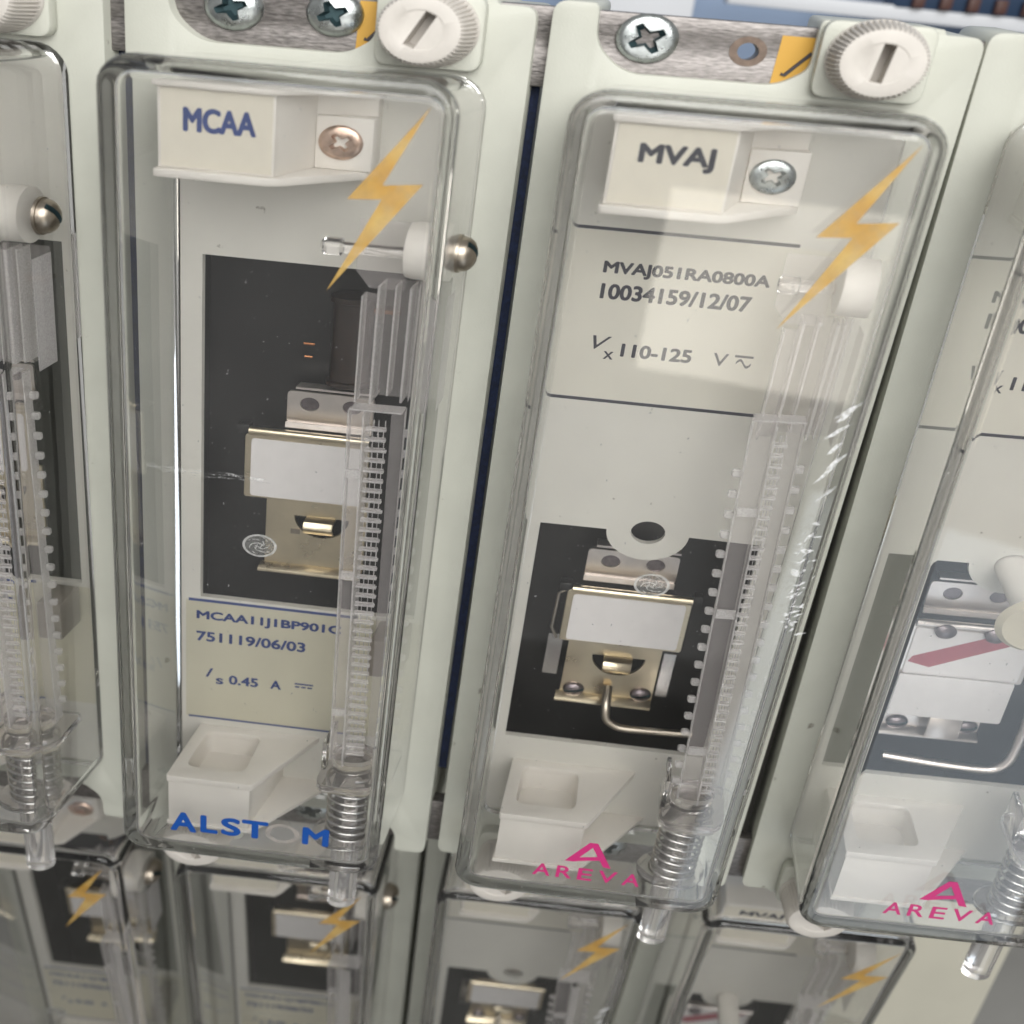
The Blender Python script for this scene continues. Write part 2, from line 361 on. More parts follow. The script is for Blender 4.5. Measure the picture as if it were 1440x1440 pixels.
def shell(x0, x1, y0, y1, z1, t, r, rf, base_dy=1.5):
    a = MB()
    def ring(inset, z, rr):
        ya, yb = y0 + inset - base_dy * (1 - z / z1), y1 - inset - base_dy * (1 - z / z1)
        pts = []
        for (cx, cy_, a0) in ((x1 - inset, ya, -pi / 2), (x1 - inset, yb, 0), (x0 + inset, yb, pi / 2), (x0 + inset, ya, pi)):
            r_ = max(rr - inset, 0.4); sx = -1 if cx < (x0 + x1) / 2 else 1; sy = -1 if cy_ < (y0 + y1) / 2 else 1
            rx = r_ * XS * 0.9; ox, oy = cx - sx * rx, cy_ - sy * r_
            for k in range(7):
                t_ = a0 + k / 6 * pi / 2; pts.append((ox + rx * cos(t_), oy + r_ * sin(t_), z))
        return pts
    fz = [(rf * (1 - cos(k / 5 * pi / 2)), rf * sin(k / 5 * pi / 2)) for k in range(6)]
    outer = [ring(0, 0.6, r), ring(0, z1 - rf - 0.4, r)] + [ring(i, z1 - rf + dz, r) for i, dz in fz] + [ring(rf + 0.5, z1, r)]
    rg = 0.9; fz2 = [(t + rg * (1 - cos(k / 3 * pi / 2)), rg * sin(k / 3 * pi / 2)) for k in range(4)]
    inner = [ring(t, 0.6, r), ring(t, z1 - t - rg - 0.4, r)] + [ring(i, z1 - t - rg + dz, r) for i, dz in fz2] + [ring(t + rg + 0.5, z1 - t, r)]
    n = len(outer[0])
    a.rings(outer, False, True); a.rings(inner, False, True)
    base = n * len(outer)
    a.f += [[i, base + i, base + (i + 1) % n, (i + 1) % n] for i in range(n)]
    return a
def cover(root):
    c = shell(XL, XR, YB, YT, D, 2.3, 5.0, 1.6).build('cover', 'clear', root, smooth=45)
    a = MB(); a.flat(BOLT, D + 0.06); a.build('lightning_symbol', 'bolt', c, smooth=0, fix=False)
    # round moulding mark pressed into the middle of the front
    a = MB(); z = D - 2.3 - 0.06
    a.flat(ell(35.0, 93.7, 2.35, 28), z, [ell(35.0, 93.7, 2.0, 28)])
    rq = random.Random(5)
    for k in range(26):
        t = k * 2.4; rr = 0.25 + 1.6 * ((k * 7) % 26) / 26; l = rq.uniform(0.25, 0.6); ww = rq.uniform(0.05, 0.12); an = t + 1.2
        cx_, cy_ = 35 + XS * rr * cos(t), 93.7 + rr * sin(t); ux, uy, vx, vy = XS * l * cos(an), l * sin(an), -XS * ww * sin(an), ww * cos(an)
        a.flat([(cx_ - ux, cy_ - uy), (cx_ + vx, cy_ + vy), (cx_ + ux, cy_ + uy), (cx_ - vx, cy_ - vy)], z - 0.01 - k * 0.0004)
    mk = a.build('moulding_mark', 'mark', c, smooth=0, fix=False)
    a = MB(); a.flat(ell(35.0, 93.7, 1.98, 28), z - 0.06); a.build('mark_disc', 'disc', c, smooth=0, fix=False)
    # seat ring of the push rod in the floor of the cover
    a = MB(); a.lathe((53.4, YB + 1.1, 13.5), [(5.6, 0), (5.6, 1.0), (5.2, 1.3), (3.4, 1.3), (3.2, 1.0), (3.2, 0)], 'y', 32)
    a.build('rod_bush', 'clear2', c)
    return c
def reset_gear(root, screw=True, twin=True):
    # toothed clear bar, its pegs, spring, push rod, holder, pin and boss
    a = MB()
    xl, xm, xn, xr = (50.2, 53.9, 56.4, 59.0) if twin else (49.0, 51.6, 55.6, 58.2)
    yt = 124.0 if twin else 119.0
    a.box(xl, xm, 40, yt, 14.6, 15.8); a.box(xn, xr, 39, yt - 0.4, 11.6, 12.5)
    bar = a.build('reset_bar', 'haze', root, smooth=0)
    a = MB(); a.box(xl - 0.3, xl - 0.01, 40, yt + 0.2, 14.4, 16.2); a.box(xl, xr, yt + 0.02, yt + 0.3, 12.6, 15.8); tag(a.build('bar_edge_highlight', 'highlit_plastic', bar, smooth=0))  # thin whitish strips paint the highlights along the edges of the bar
    a = MB(); a.box(xm + 0.01, xm + 0.32, 39.5, yt, 12.6, 17.2); a.build('bar_edge_highlight', 'highlit_plastic', bar, smooth=0)
    a = MB(); a.box(xr + 0.01, xr + 0.25, 39, yt - 0.4, 11.2, 13.6); a.build('bar_edge_highlight', 'highlit_plastic', bar, smooth=0)
    rr_ = random.Random(2 if twin else 6); a = MB(); y = 41.5
    while y < yt - 3:
        a.box(xm + 0.33, xn + rr_.uniform(-0.1, 0.25), y, y + 0.42, 14.9, 15.6)
        a.box(xm + 0.33, xn - 0.1, y + 0.62, y + 0.74, 15.0, 15.3)
        for t in (0.3, 0.55, 0.8):
            xx = xm + 0.33 + (xn - xm) * t + rr_.uniform(-0.15, 0.15); a.box(xx, xx + rr_.uniform(0.06, 0.2), y + 0.78, y + 2.0, 15.0, 15.25)
        y += 2.05
    tag(a.build('rack_teeth', 'highlit_plastic', bar, smooth=0), kind='stuff')
    for yy in (52.0, 84.5, 106.0):
        a = MB(); a.box(xl + 0.1, xm - 0.05, yy, yy + 1.7, 15.81, 16.4); a.build('cross_rib', 'highlit_plastic', bar, smooth=0)
    p = MB(); p.prism(rrect(0, 1.6, -0.75, 0.75, 0.5), -0.35, 0.35)
    proto = p.build('reset_peg', 'highlit_plastic', bar, bevel=0.12)
    first = True
    for side in ((-1, 1) if twin else (1,)):
        for k in range(18):
            o = proto if first else proto.copy()
            if not first: COL.objects.link(o); o.parent = bar
            first = False
            yy, zz = 44.2 + k * 4.1, 15.0 if side < 0 else 12.0
            xx = xl - 0.32 if side < 0 else xr + 0.27
            o.location = ((xx + KX * zz) * S, -zz * S, yy * S); o.scale = (side, 1, 1)
    an = 0.05 if twin else 0.018; pv = rackvec(52, 45, 0) * S
    bar.rotation_euler = (0, -an, 0); bar.location = pv - Matrix.Rotation(-an, 3, 'Y') @ pv
    a = MB()   # spring seat
    a.prism(rpoly([(47.2, 7, 1), (60.6, 7, 1), (60.6, 18, 1), (58, 21, 1), (48.5, 21, 1), (47.2, 19, 1)]), 35.2, 37.0, 'y')
    a.cyl((53.4, 36.9, 13.5), 3.4, 3.6, 'y'); a.box(47.2, 48.2, 37, 44, 8, 16); a.build('spring_seat', 'clear2', root, bevel=0.2)
    a = MB(); n = 8.2; st = int(n * 22)
    a.tube([(53.4 + XS * 3.5 * cos(2 * pi * n * i / st), 18.0 + (16.9) * i / st, 13.5 + 3.5 * sin(2 * pi * n * i / st)) for i in range(st + 1)], 0.32, 6, xs=1.1)
    a.build('return_spring', 'steel', root, smooth=80)
    a = MB(); a.lathe((53.4, -4.6, 13.5), [(1.9, 0), (2.35, 0.6), (2.4, 39.2), (2.2, 39.7)], 'y', 24)
    a.build('push_rod', 'milky', root)
    a = MB()   # upper holder of the bar
    a.box(50.4, 60.6, 119.6, 141, 8.0, 8.8); a.box(47.9, 50.3, 119.6, 139, 11.0, 11.8); a.prism([(45.5, 142.4), (48, 139.6), (54, 139.6), (54, 151.2), (45.5, 151.2)], 9.4, 10.3)
    hold = a.build('bar_holder', 'haze', root, smooth=0)
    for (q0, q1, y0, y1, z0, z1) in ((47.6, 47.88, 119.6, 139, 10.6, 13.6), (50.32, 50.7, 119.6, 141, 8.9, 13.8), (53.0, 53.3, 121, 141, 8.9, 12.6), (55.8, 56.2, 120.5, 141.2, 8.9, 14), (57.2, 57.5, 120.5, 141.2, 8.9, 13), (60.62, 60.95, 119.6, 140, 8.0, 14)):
        a = MB(); a.box(q0, q1, y0, y1, z0, z1); a.build('holder_rib', 'highlit_plastic', hold, smooth=0)
    a = MB(); a.lathe((45.0 if twin else 40.0, 146.6, 12), [(1.1, 0), (1.5, 0.3), (1.5, 2.4), (0.95, 2.6), (0.95, 11.5)], 'x', 20); a.build('pivot_pin', 'clear2', root)
    a = MB(); a.lathe((54.2, 147.2, 12), [(2.6, 0), (4.5, 0.35), (4.75, 1.2), (4.75, 4.3)], 'x', 36); a.build('pivot_boss', 'handle', root)
    if not screw: return
    a = MB(); a.lathe((XR + 0.02, 147.2, 12), [(3.2, 0), (3.2, 0.4), (2.1, 0.5)], 'x', 32); a.build('washer', 'bronze', root)
    slot_screw('side_screw', (XR + 0.8, 147.2, 12), 2.9, 1.9, 'bronze', root, 0.9, 'x')
def name_handle(root, word, m, screw_m, z=18.5):
    a = MB()
    lip = [(14.2, 0.2), (14.2, z + 0.25), (15, z + 0.6), (32.8, z + 0.6), (34.4, z - 0.4), (45.9, 5.0), (46.1, 0.2)]
    a.prism(lip, 156.7, 158.0, 'y'); a.prism(lip, 170.4, 171.5, 'y')
    a.box(14.7, 33.4, 158.01, 170.39, 0.2, z - 0.5)
    a.prism([(33.41, 0.2), (33.41, z - 1.2), (36.1, 6.0), (45.4, 3.0), (45.4, 0.2)], 158.01, 170.39, 'y')
    h = a.build('name_handle', 'handle', root, bevel=0.18, seg=2)
    b = MB(); b.box(36.2, 45.8, 158.05, 166.6, 3.0, 6.6); b.build('screw_pad', 'handle', h, bevel=0.25)
    b = MB(); b.box(15.3, 33.0, 158.4, 170.1, z - 0.48, z - 0.3); b.build('name_label', 'label', h)
    b = MB(); text(b, word, 18.9, 30.5, 163.8, 167.6, z - 0.24, 0.055); b.build('name_lettering', m, h, smooth=0, fix=False)
    cross_screw('screw', (40.5, 162.5, 6.6), 2.75, 0.75, screw_m, h, 0.65, screw_m, dome=False, cross=1.5)
def pull_handle(root, wing=True):
    z = 18.5; a = MB()
    outl = [(15.0, 0.2), (15.0, z), (33.4, z), (42.2, 0.2)]
    rec = [(17.6, 2.6), (17.6, 14.8), (30.5, 14.8), (29.9, 2.6)]
    a.prism(rpoly([(15.0, 0.2, 0), (15.0, z, 0.5), (33.4, z, 0.5), (42.2, 0.2, 0)]), 31.0, 32.5, 'y', [rpoly([(x, y, 2.2) for x, y in rec])])
    a.prism(rpoly([(17.0, 2.0, 1.5), (17.0, 15.4, 1.5), (31.2, 15.4, 1.5), (30.6, 2.0, 1.5)]), 26.2, 27.0, 'y')
    # sloped well walls
    r0 = rpoly([(x, y, 2.2) for x, y in rec]); r1 = [(24 + (x - 24) * 0.93, 8.7 + (y - 8.7) * 0.93) for x, y in r0]
    a.rings([[(x, 31.0, y) for x, y in r0], [(x, 27.0, y) for x, y in r1]], False, False)
    a.box(15.4, 32.9, 19.9, 30.95, z - 1.6, z - 0.35); a.box(15.4, 16.6, 19.9, 30.95, 0.2, z - 1.7)
    a.prism([(15.1, 0.2), (15.1, z - 0.05), (33.6, z - 0.05), (46.5, 0.2)], 18.9, 19.8, 'y')
    a.prism([(32.0, 0.2), (31.4, z - 1.8), (32.7, z - 1.8), (34.4, 0.2)], 19.85, 30.95, 'y')
    a.build('pull_handle', 'handle', root, bevel=0.16, seg=2)
def nameplate(root, window, ring=None, x0=10.6):
    a = MB(); hole = window
    hs = [hole] + ([ell(ring[0], ring[1], 2.5, 28)] if ring else [])
    a.prism([(x0, 17.4), (60.6, 17.4), (60.6, 171.2), (x0, 171.2)], -1.0, NZ, 'z', hs)
    return a.build('nameplate', 'plate', root, smooth=30)
def housing(root, z=-15):
    a = MB(); a.box(10, 62, 18, 172, z - 1, z); a.box(8.6, 10, 17, 173, z, -1.6); a.box(60.6, 62, 17, 173, z, -1.6); a.box(10, 60.6, 17, 18.4, z, -1.6); a.box(10, 60.6, 171, 172.6, z, -1.6)
    a.build('housing', 'black', root)
def flag_unit(root, x0, x1, yr, y0, y1, brk, low, screws, wire, metal='brass'):
    # upper bracket with two holes
    bx0, bx1, by0, by1 = brk; w_ = bx1 - bx0
    a = MB(); a.prism(rrect(bx0, bx1, by0, by1, 1.0), -9.5, -8.9, 'z', [ell(bx0 + w_ * .26, by1 - 2.6, 1.45, 20), ell(bx0 + w_ * .75, by1 - 2.5, 1.45, 20)])
    a.prism([(-8.9, by0 + 0.3), (-8.6, by0 - 0.8), (-8.0, by0 - 0.7), (-8.3, by0 + 0.4)], bx0, bx1, 'x')
    a.box(bx0 + 1.5, bx1, by1 + 0.3, by1 + 0.8, -12, -9.2)
    br = a.build('flag_bracket', 'silver', root, bevel=0.1, seg=1)
    for f in (.26, .75):
        b = MB(); b.cyl((bx0 + w_ * f, by1 - 2.55, -9.3), 1.4, 0.1); b.build('rivet', 'darkscrew', br)
    # hinge rod and flag
    a = MB(); a.tube([(x0 + 0.6, yr, -4.4), (x1 + 0.3, yr, -4.4)], 0.85, 12, xs=1); a.build('hinge_rod', metal, root)
    for q0, q1 in ((x0 - 2.2, x0 + 0.4), (x1 + 0.4, x1 + 2.2)):
        b = MB(); b.box(q0, q1, yr - 0.9, yr + 1.0, -7, -4.6); b.build('hinge_end', 'black', root, bevel=0.2)
    a = MB(); a.prism(rrect(x0 - 0.4, x1 + 0.4, y0 - 0.5, y1 + 0.5, 0.7), -5.3, -4.5); fl = a.build('flag', metal, root, bevel=0.12, seg=1)
    b = MB(); b.prism(rrect(x0 + 1.0, x1 - 0.7, y0, y1 - 0.2, 0.8), -4.48, -4.3); b.build('flag_face', 'white', fl)
    # lower plate with half-round cut-out and a bent tab
    lx0, lx1, ly0, ly1 = low; cx = (lx0 + lx1) / 2 + 1.2; ct = ly1 - 5.2
    arc = ell(cx, ct, 4.9, 18, pi, 2 * pi, 5.8) 
    a = MB(); a.prism(rpoly([(lx0, ly0, .6), (lx1, ly0, .6), (lx1, ly1, 0), (lx0, ly1, 0)]), -9.0, -8.3, 'z', [arc])
    a.prism([(-8.3, ly0 + 0.1), (-6.2, ly0 - .5), (-6.2, ly0 + 0.1), (-8.3, ly0 + 0.9)], lx0 - 0.8, lx1, 'x')
    lp = a.build('lower_plate', metal, root, bevel=0.1, seg=1)
    b = MB(); b.prism([(-9.5, ct + 0.4), (-6.2, ct - 0.2), (-5.4, ct - 1.6), (-6.9, ct - 3.4), (-7.3, ct - 3.2), (-6.1, ct - 1.6), (-6.6, ct - 0.8), (-9.5, ct - 0.3)], cx - 3.2, cx + 3.0, 'x')
    b.build('latch_tab', metal, lp, bevel=0.08, seg=1)
    for (sx, sy, r) in screws: slot_screw('slotted_screw', (sx, sy, -8.3), r, 1.3, 'darkscrew', lp, 0.25)
    if wire:
        path = []
        pts = [Vector(p) for p in wire]
        for i in range(len(pts) - 1):
            for k in range(5): path.append(pts[i].lerp(pts[i + 1], k / 5))
        path.append(pts[-1])
        for _ in range(3): path = [path[0]] + [(path[i - 1] + path[i] * 2 + path[i + 1]) / 4 for i in range(1, len(path) - 1)] + [path[-1]]
        a = MB(); a.tube(path, 1.0 if metal == 'silver' else 0.85, 10, xs=1.2); a.build('bent_wire', 'silver' if metal == 'silver' else 'nickel', root, smooth=80)
    return fl

def lines(np_, ys, m, x0=12.2, x1=48.5):
    for y, t in ys:
        a = MB(); a.box(x0, x1, y - t, y + t, NZ - 0.05, NZ + 0.06); a.build('ruled_line', m, np_)
def line_text(np_, s, x0, x1, y0, y1, m, bold=0.052, shear=0.0, name='lettering'):
    a = MB(); text(a, s, x0, x1, y0, y1, NZ + 0.05, bold, shear); a.build(name, m, np_, smooth=0, fix=False)
def sine_mark(np_, x0, x1, y, m):
    a = MB(); a.box(x0, x1, y + 0.55, y + 0.95, NZ - 0.1, NZ + 0.06)
    n = 14; top = []; bot = []
    for i in range(n):
        t = i / (n - 1); v = 0.62 * sin(t * 2 * pi) - 0.55; x = x0 + 0.4 + (x1 - x0 - 0.6) * t
        top.append((x, y + v + 0.24)); bot.append((x, y + v - 0.24))
    a.flat(top + bot[::-1], NZ + 0.05); a.build('supply_symbol', m, np_, smooth=0, fix=False)

def logo_alstom(c):
    a = MB(); z = D + 0.06
    for ch, x0, x1, y0, y1 in (('A', 18.8, 24.4, 23.2, 28.6), ('L', 25.2, 28.9, 23.6, 28.5), ('S', 29.6, 33.8, 23.6, 28.6), ('T', 34.0, 39.6, 23.7, 28.7), ('M', 46.8, 52.4, 23.8, 28.7)):
        text(a, ch, x0, x1, y0, y1, z, 0.06)
    a.build('maker_lettering', 'logo_blue', c, smooth=0, fix=False)
    a = MB(); a.flat(ell(42.6, 26.0, 2.7, 28), z, [ell(42.6, 26.0, 1.9, 28)]); a.build('maker_letter', 'ghost', c, smooth=0, fix=False, label='worn pale letter O of the maker name')
def logo_areva(c):
    z = D + 0.06; a = MB()
    X = lambda u: 30.2 + u * 9.6
    Y = lambda v: 26.9 + v * 6.2
    out = [(0, .10), (.45, 1), (.62, 1), (1, -.03), (.83, .0), (.73, .27), (.45, .20), (.18, .10)]
    a.flat([(X(u), Y(v)) for u, v in out], z, [[(X(u), Y(v)) for u, v in ((.30, .32), (.53, .80), (.67, .42))]])
    a.build('maker_symbol', 'magenta', c, smooth=0, fix=False)
    a = MB(); x = 24.2
    for ch, w_ in zip('AREVA', (3.6, 3.2, 3.0, 3.8, 3.6)):
        text(a, ch, x, x + w_, 22.7, 26.0, z, 0.025); x += w_ + 1.2
    a.build('maker_lettering', 'magenta', c, smooth=0, fix=False)

LOC = {-1: (-2.0, -1.0, 0.0, 0.0), 0: (-1.026, -0.558, -0.02, -0.0033), 1: (0, 0, 0, 0), 2: (1.866, 0.382, -0.34, 0.0188)}
def relay_root(k, label):
    dx, dy, dz, a = LOC[k]
    return tag(empty('protection_relay', (k * PITCH + dx, dy, dz), a), label, 'relay', 'protection relays side by side in the rack')
def common(root, knobrot, screw=True, twin=True):
    frame(root); housing(root)
    knob(root, (52.6, 180.7, 2.7), knobrot); knob(root, (17.2, 3.6, 2.7), knobrot + 0.9, 1.15)
    reset_gear(root, screw, twin)

# ------------------------------------------------------------------ MCAA relay
def relay_mcaa():
    r = relay_root(0, 'clear-covered relay named MCAA in blue, whole and left of the middle')
    common(r, -0.45, True, False); c = cover(r)
    np_ = nameplate(r, [(14.7, 66.5), (58.5, 66.5), (58.5, 139.9), (14.7, 139.9)])
    a = MB(); a.box(11.6, 60.2, 34.4, 65.5, NZ - 0.1, NZ + 0.02); a.build('rating_label', 'rating', np_)
    lines(np_, ((65.55, 0.32), (34.4, 0.22)), 'blue')
    line_text(np_, 'MCAA11J1BP901C', 13.9, 45.2, 60.2, 63.0, 'blue'); line_text(np_, '751119/06/03', 13.9, 37.8, 55.1, 57.7, 'blue')
    line_text(np_, 'I', 16.0, 17.7, 45.7, 48.1, 'blue', 0.01, 0.3); line_text(np_, 's', 18.3, 20.0, 44.0, 45.7, 'blue')
    line_text(np_, '0.45', 21.2, 27.8, 44.3, 46.8, 'blue'); line_text(np_, 'A', 30.5, 32.9, 44.4, 46.8, 'blue')
    a = MB(); a.box(35.9, 40.0, 46.4, 46.75, NZ - 0.1, NZ + 0.06)
    for i in range(3): a.box(36.0 + i * 1.4, 37.0 + i * 1.4, 45.6, 45.95, NZ - 0.1, NZ + 0.06)
    a.build('supply_symbol', 'blue', np_)
    name_handle(r, 'MCAA', 'blue', 'copper'); pull_handle(r)
    flag_unit(r, 22.0, 46.5, 104.0, 89.5, 102.6, (28.4, 46.0, 104.6, 111.6), (25.2, 46.5, 71.0, 89.0), (), None)
    a = MB(); a.box(30.6, 32.6, 79.4, 80.6, -8.35, -8.2); a.build('plate_slot', 'bronze', r)
    a = MB(); a.lathe((40, 113.5, -10.8), [(3.4, 0), (3.4, 1), (2.9, 1.2), (2.9, 17), (3.4, 17.2), (3.4, 18.2)], 'y', 28); a.build('coil', 'coil', r)
    for y, l in ((118.3, 1.6), (121.0, 2.2)):
        a = MB(); a.tube([(31.6 - l / 2, y, -11), (31.6 + l / 2, y, -11)], 0.28, 10, xs=1); a.build('copper_glint', 'cuwire', r)  # small copper rods stand in for glints inside the window
    a = MB(); a.box(40, 49, 128.6, 129.4, -14, -11); a.build('copper_strip', 'cuwire', r)
    a = MB(); a.box(53.5, 58.6, 57.5, 66.5, 1.5, 9.5); a.build('clip_block', 'taupe', r, bevel=0.5)
    logo_alstom(c)
    # scratch across the front of the cover
    rnd = random.Random(3); a = MB()
    for i in range(60):
        t = rnd.random(); x = 14.5 + 21 * t; y = 108.3 - 0.6 * t + rnd.gauss(0, 0.45) * (1 - abs(t - 0.4)); l = rnd.uniform(0.6, 3.2); ww = rnd.uniform(0.03, 0.09); s = rnd.gauss(-0.03, 0.08)
        a.flat([(x, y), (x + l, y + s * l - ww), (x + l * 0.6, y + s * l * .6 + ww)], D + 0.05 + i * 0.0004)
    a.build('scratch', 'scratch', c, smooth=0, fix=False)
    return r
# ------------------------------------------------------------------ MVAJ relays
def relay_mvaj(k, label, stripe):
    r = relay_root(k, label)
    common(r, -0.12, False); c = cover(r)
    ring = (33.5, 92.3)
    t0 = 0.02
    win = [(12.3, 38.6), (55.5, 38.6), (55.5, 92.1)] + list(reversed(ell(ring[0], ring[1], 6.2, 22, pi + t0, 2 * pi - t0, 8.1))) + [(12.3, 92.1)]
    np_ = nameplate(r, win, ring, 8.6)
    a = MB(); a.box(9.6, 59, 119.3, 150.1, NZ - 0.1, NZ + 0.02); a.build('rating_label', 'rating2', np_)
    lines(np_, ((150.5, 0.28), (118.9, 0.3)), 'ink', 9.0, 48.4)
    line_text(np_, 'MVAJ051RA0800A', 15.9, 45.0, 142.2, 145.0, 'ink'); line_text(np_, '10034159/12/07', 16.1, 42.6, 138.1, 141.0, 'ink')
    line_text(np_, 'V', 16.2, 19.6, 128.7, 131.3, 'ink', 0.005, 0.3); line_text(np_, 'x', 18.6, 20.4, 127.0, 128.5, 'ink', 0.02)
    line_text(np_, '110-125', 21.6, 34.4, 127.7, 130.3, 'ink'); line_text(np_, 'V', 38.2, 40.9, 127.8, 130.2, 'ink', 0.015); sine_mark(np_, 42.0, 45.3, 129.2, 'ink')
    name_handle(r, 'MVAJ', 'ink', 'zinc'); pull_handle(r)
    fl = flag_unit(r, 20.4, 45.6, 75.0, 62.4, 74.0, (22.7, 41.8, 75.9, 82.5), (22.2, 42.6, 45.2, 61.8), ((25.2, 47.0, 1.75), (40.0, 47.4, 1.75)),
              [(23.5, 39.9, -5), (36, 39.6, -4), (46.5, 40.0, -3), (49.5, 43.0, -3), (50.0, 54, -3.5), (50, 60, -6)] if stripe else [(32.6, 49.0, -7.5), (32.8, 46.5, -4), (33.4, 43.4, -2.8), (36.5, 41.8, -2.4), (43, 42.0, -2.4), (52.5, 42.3, -2.6)], 'silver' if stripe else 'brass')
    if stripe:
        b = MB(); b.flat([(21.8, 65.4), (22.4, 66.8), (37.5, 73.5), (44.3, 73.5), (44.3, 72.9), (26.4, 64.4)], -4.27); b.build('red_stripe', 'red', fl, smooth=0, fix=False)
        b = MB(); b.prism(rrect(20.8, 44.4, 52.2, 62.6, 0.6), -3.9, -3.4); b.build('lower_card', 'white', r, bevel=0.1)
        b = MB(); b.prism([(-8.5, 52), (-6.0, 51), (-5.4, 45.5), (-6.0, 45.3), (-6.6, 50.4), (-9, 51.4)], 31.0, 38.0, 'x'); b.build('latch_tab', 'silver', r, bevel=0.1)
        for x in (27.0, 37.0):
            b = MB(); b.lathe((x, 73.9, -4.2), [(1.6, 0), (1.6, 1.0), (0.9, 1.5)], 'z', 18); b.build('stop_peg', 'darkscrew', r)
    else:
        for s in (-1,):
            b = MB(); b.tube([(20.0, 73.8, -6), (18.3, 72.6, -6), (18.0, 64, -6), (19.4, 61.4, -6)], 0.3, 8, xs=1.2); b.build('side_wire', 'nickel', r, smooth=80)
        b = MB(); b.box(17.6, 20.8, 49.5, 60.0, -10.5, -9.5); b.build('side_bracket', 'steel', r); b = MB(); b.box(43.2, 45.8, 46.5, 58, -10.5, -9.5); b.build('side_bracket', 'steel', r)
    logo_areva(c)
    return r, c, np_

mcaa = relay_mcaa()
mvaj, mv_cover, mv_plate = relay_mvaj(1, 'clear-covered relay with the dark name MVAJ and a plain white flag', False)
# white scuffs on the right edge of its cover
rnd = random.Random(8); a = MB()
for i in range(70):
    if i < 9:
        yy = 131 - 1.9 * i + rnd.uniform(-.5, .5); l = rnd.uniform(3.0, 5.0); ww = rnd.uniform(0.9, 1.6); xx = 59.3 + rnd.uniform(-.9, .9); ang = rnd.uniform(0.8, 1.05)
        if i in (3, 7): continue
    else:
        yy = 109.5 - 21.5 * (i - 9) / 60 + rnd.uniform(-.9, .9); l = rnd.uniform(0.5, 2.0); ww = rnd.uniform(0.2, 0.7); xx = 59.0 + 1.6 * (i - 9) / 60 + rnd.gauss(0, 0.9); ang = rnd.uniform(-0.3, 1.3)
    ux, uy = cos(ang) * l * 1.25, sin(ang) * l; k0 = rnd.uniform(-.3, .3)
    a.flat([(xx - ux / 2, yy - uy / 2), (xx + ux * k0, yy + uy * k0 - ww / 2), (xx + ux / 2, yy + uy / 2), (xx + ux * k0 * .5, yy + uy * k0 * .5 + ww / 2)], D + 0.05 + i * 0.0005)
a.build('scuff', 'scuff', mv_cover, smooth=0, fix=False)
mvaj_red, _, _ = relay_mvaj(2, 'upper relay with a red striped flag and cream plunger, cut off by the right edge', True)
b = MB(); b.tube([(33.5, 92.3, -4), (33.7, 91.8, 3), (35.0, 89.6, 15.6)], 2.5, 24); b.build('reset_plunger', 'handle', mvaj_red)
b = MB(); b.lathe((35.3, 89.1, 16.4), [(1.0, -1.5), (4.9, -1.1), (5.7, 0), (4.9, 1.1), (1.0, 1.5)], 'z', 32); b.build('plunger_head', 'aged', mvaj_red)

def copy_tree(o, parent=None, skip=()):
    c = o.copy(); COL.objects.link(c)
    if parent: c.parent = parent
    for ch in list(o.children):
        if not ch.name.startswith(skip or '#'): copy_tree(ch, c, skip)
    return c
def place(o, X, Y, Z, a, sx): o.location = rackvec(X, Y, Z) * S; o.rotation_euler = (0, -a, 0); o.scale = (sx, 1, 1)
left = copy_tree(mcaa); place(left, -PITCH - 2, -1, 0, 0, 1)
tag(left, 'upper relay cut off by the left edge, its side screw showing')
LOW = dict(dx=4.216, dy=-193.797, dz=-68.711, a=0.020, s=0.985, ty=-0.496, sy=0.998, tl=0.151, sz=1.294)
for k, src, lab in ((-1, mcaa, 'blurred lower relay in the bottom left corner, below the cut-off upper relay'),
                    (0, mcaa, 'blurred lower relay straight below the blue MCAA relay, white flag behind its lightning sign'),
                    (1, mvaj, 'blurred lower relay below the MVAJ relay, plain white flag under a cream ring'),
                    (2, mvaj_red, 'blurred lower relay with a red striped flag beside the cream blank panel')):
    o = copy_tree(src, None, ('name_lettering',) if k < 1 else ()); p = LOW
    place(o, p['dx'] + 70 * k * p['s'], p['dy'] + p['a'] * 70 * k * p['s'], p['dz'] + p['ty'] * k, p['a'], p['s'])
    o.rotation_euler = (p['tl'], -p['a'], 0); o.scale = (p['s'], p['sz'], p['sy'])
    tag(o, lab, group='relays in the lower row of the rack')

# ------------------------------------------------------------------ rack behind
root = tag(empty('mounting_rail'), 'galvanised steel rail behind the top of the upper relays, with zinc screws', 'rail')
a = MB(); a.prism([(-130, 172), (280, 172), (280, 184.4), (-130, 184.4)], -6, -2.6, 'z', [ell(33.4 + 70, 180.1, 1.35, 24)]); a.build('rail_bar', 'rail', root, bevel=0.3, lean=False)
for (x, y, r, rot) in ((18.6, 180.4, 3.75, 0.35), (35.6, 180.6, 3.6, 0.45), (70 + 17.0, 180.8, 3.75, 0.55)): cross_screw('screw', (x - 0.5, y, -2.6), r, 2.2 if x < 60 else 1.3, 'zinc', root, rot, dome=x < 60)
a = MB(); a.prism(ell(70 + 33.4, 180.1, 2.25, 32), -2.65, -2.5, 'z', [ell(70 + 33.4, 180.1, 1.3, 24)]); a.build('hole_rim', 'rim', root, lean=False)
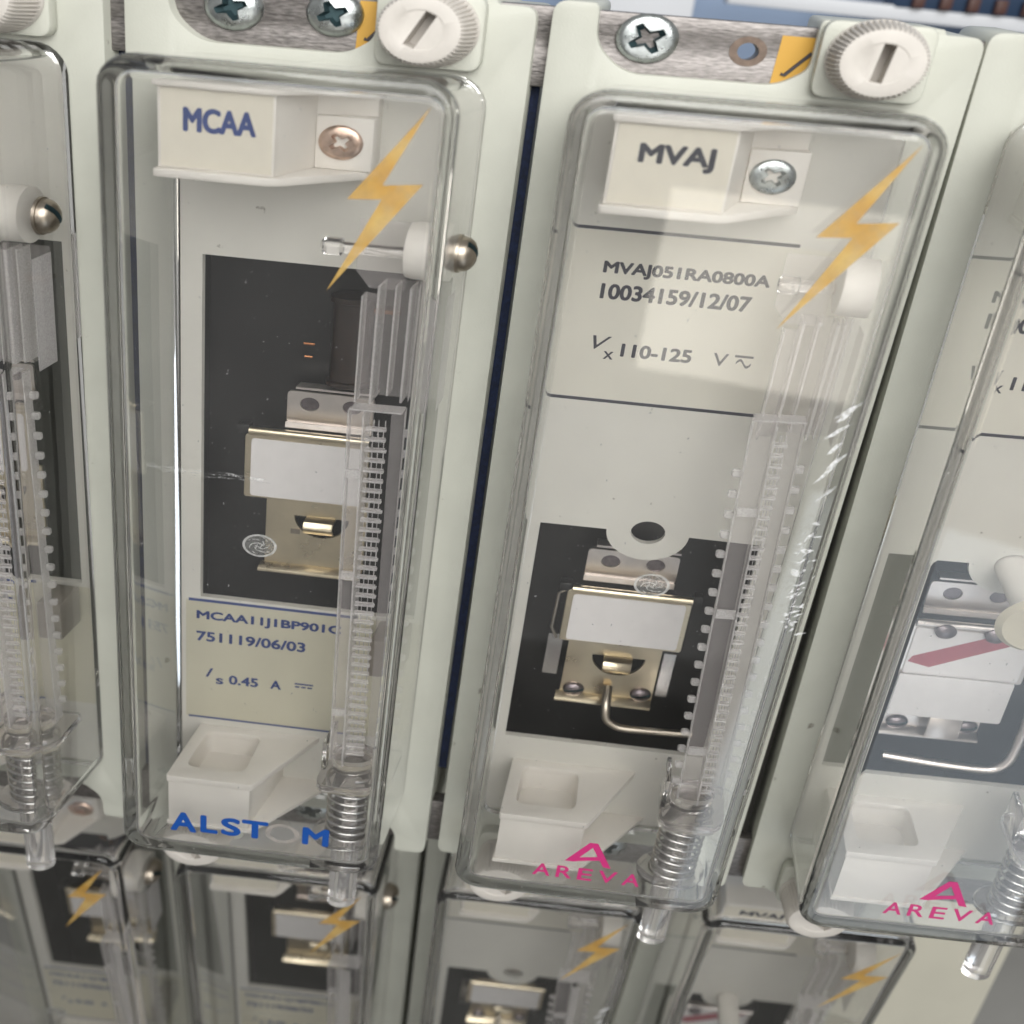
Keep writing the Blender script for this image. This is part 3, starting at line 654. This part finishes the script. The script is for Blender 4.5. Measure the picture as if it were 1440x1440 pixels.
for x in (39.2, 107.6 + 0.3):
    a = MB(); a.flat([(x, 175), (x + 9, 175), (x + 9, 182.9), (x + 0.4, 182.9)], -2.5); st = a.build('warning_sticker', 'sticker', root, smooth=0, fix=False, lean=False)
    b = MB(); b.tube([(x + 1.4, 177.2, -2.45), (x + 2.0, 177.0, -2.45), (x + 5.6, 180.6, -2.45)], 0.28, 6, xs=1.2); b.build('sticker_mark', 'ink', st, lean=False)
root = tag(empty('mounting_rail'), 'galvanised steel rail behind the bottom of the upper relays, seen through the clear covers', 'rail')
a = MB(); a.box(-130, 280, 1.5, 13.5, -6, -2.6); a.build('rail_bar', 'rail', root, bevel=0.3, lean=False)
for k in range(-1, 3): cross_screw('screw', (k * 70 + 40, 7.0, -2.6), 3.4, 1.8, 'zinc', root, 0.4)
root = tag(empty('mounting_rail'), 'steel rail across the top of the lower relays, in shade', 'rail')
a = MB(); a.box(-150, 240, -22, -10, -50, -46); a.build('rail_bar', 'rail', root, bevel=0.3, lean=False)
for k in range(-1, 3): cross_screw('screw', (k * 69 + 12, -16, -46), 3.4, 1.8, 'zinc', root, 0.4)
# foam strips in two gaps; the dark third one stands in for shade
for poly, m, lab in (([(-3.0, 4), (-0.1, 4), (-0.1, 176), (-3.0, 176)], 'foam', 'navy foam strip in the gap left of the MCAA relay'),
                     ([(68.05, 22), (70.9, 22), (70.9, 176), (68.05, 176)], 'foam', 'navy foam strip in the gap between the MCAA and MVAJ relays'),
                     ([(139.0, 4), (142.6, 4), (139.7, 165), (139.0, 165)], 'gap', 'dark strip standing in for shade in the gap right of the MVAJ relay')):
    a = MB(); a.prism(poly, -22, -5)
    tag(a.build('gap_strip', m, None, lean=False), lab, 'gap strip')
# blank panel at the right end of the lower row, floor and back wall
root = tag(empty('blank_panel', (LOW['dx'] + 210 * LOW['s'], LOW['dy'], LOW['dz'] - 2)), 'plain cream blank panel at the right end of the lower row', 'panel')
a = MB(); a.prism(rrect(1, 52, 0, 188, 2), -20, 0); a.build('panel_plate', 'panel', root, bevel=0.6)
a = MB(); a.box(-400, 600, -420, 160, -160, -150); tag(a.build('cabinet_back', 'taupe_back', None, lean=False), kind='structure')
a = MB(); a.box(-1500, 1500, -520, -500, -1500, 900); tag(a.build('floor', 'floor', None, lean=False), kind='structure')
# far side of the room seen over the top of the rack
a = MB(); a.box(-900, 1100, -500, 420, -330, -310); tag(a.build('wall', 'wall', None, lean=False), kind='structure')
root = tag(empty('terminal_strip'), 'blurred dark blue terminal strip with orange clamps beyond the rack, top right', 'terminal strip')
a = MB(); a.box(208, 330, 183.4, 215, -262, -250); a.build('strip_body', 'term', root, bevel=1, lean=False)
for k in range(9):
    a = MB(); a.box(214 + k * 9.5, 218 + k * 9.5, 184.8, 189.5, -249.9, -247); a.build('clamp', 'orange', root, bevel=0.5, lean=False)
a = MB(); a.prism([(150, 181.2), (330, 177.8), (330, 182.6), (150, 186.4)], -258, -250, 'z'); tag(a.build('cable_trunking', 'bright', None, bevel=0.6, lean=False), 'blurred white trunking below the dark terminal strip beyond the rack', 'trunking')
a = MB(); a.box(104, 138.5, 120, 230, -258, -250); tag(a.build('white_board', 'bright', None, bevel=0.6, lean=False), 'blurred white board beyond the rack, above the MVAJ relay', 'board')
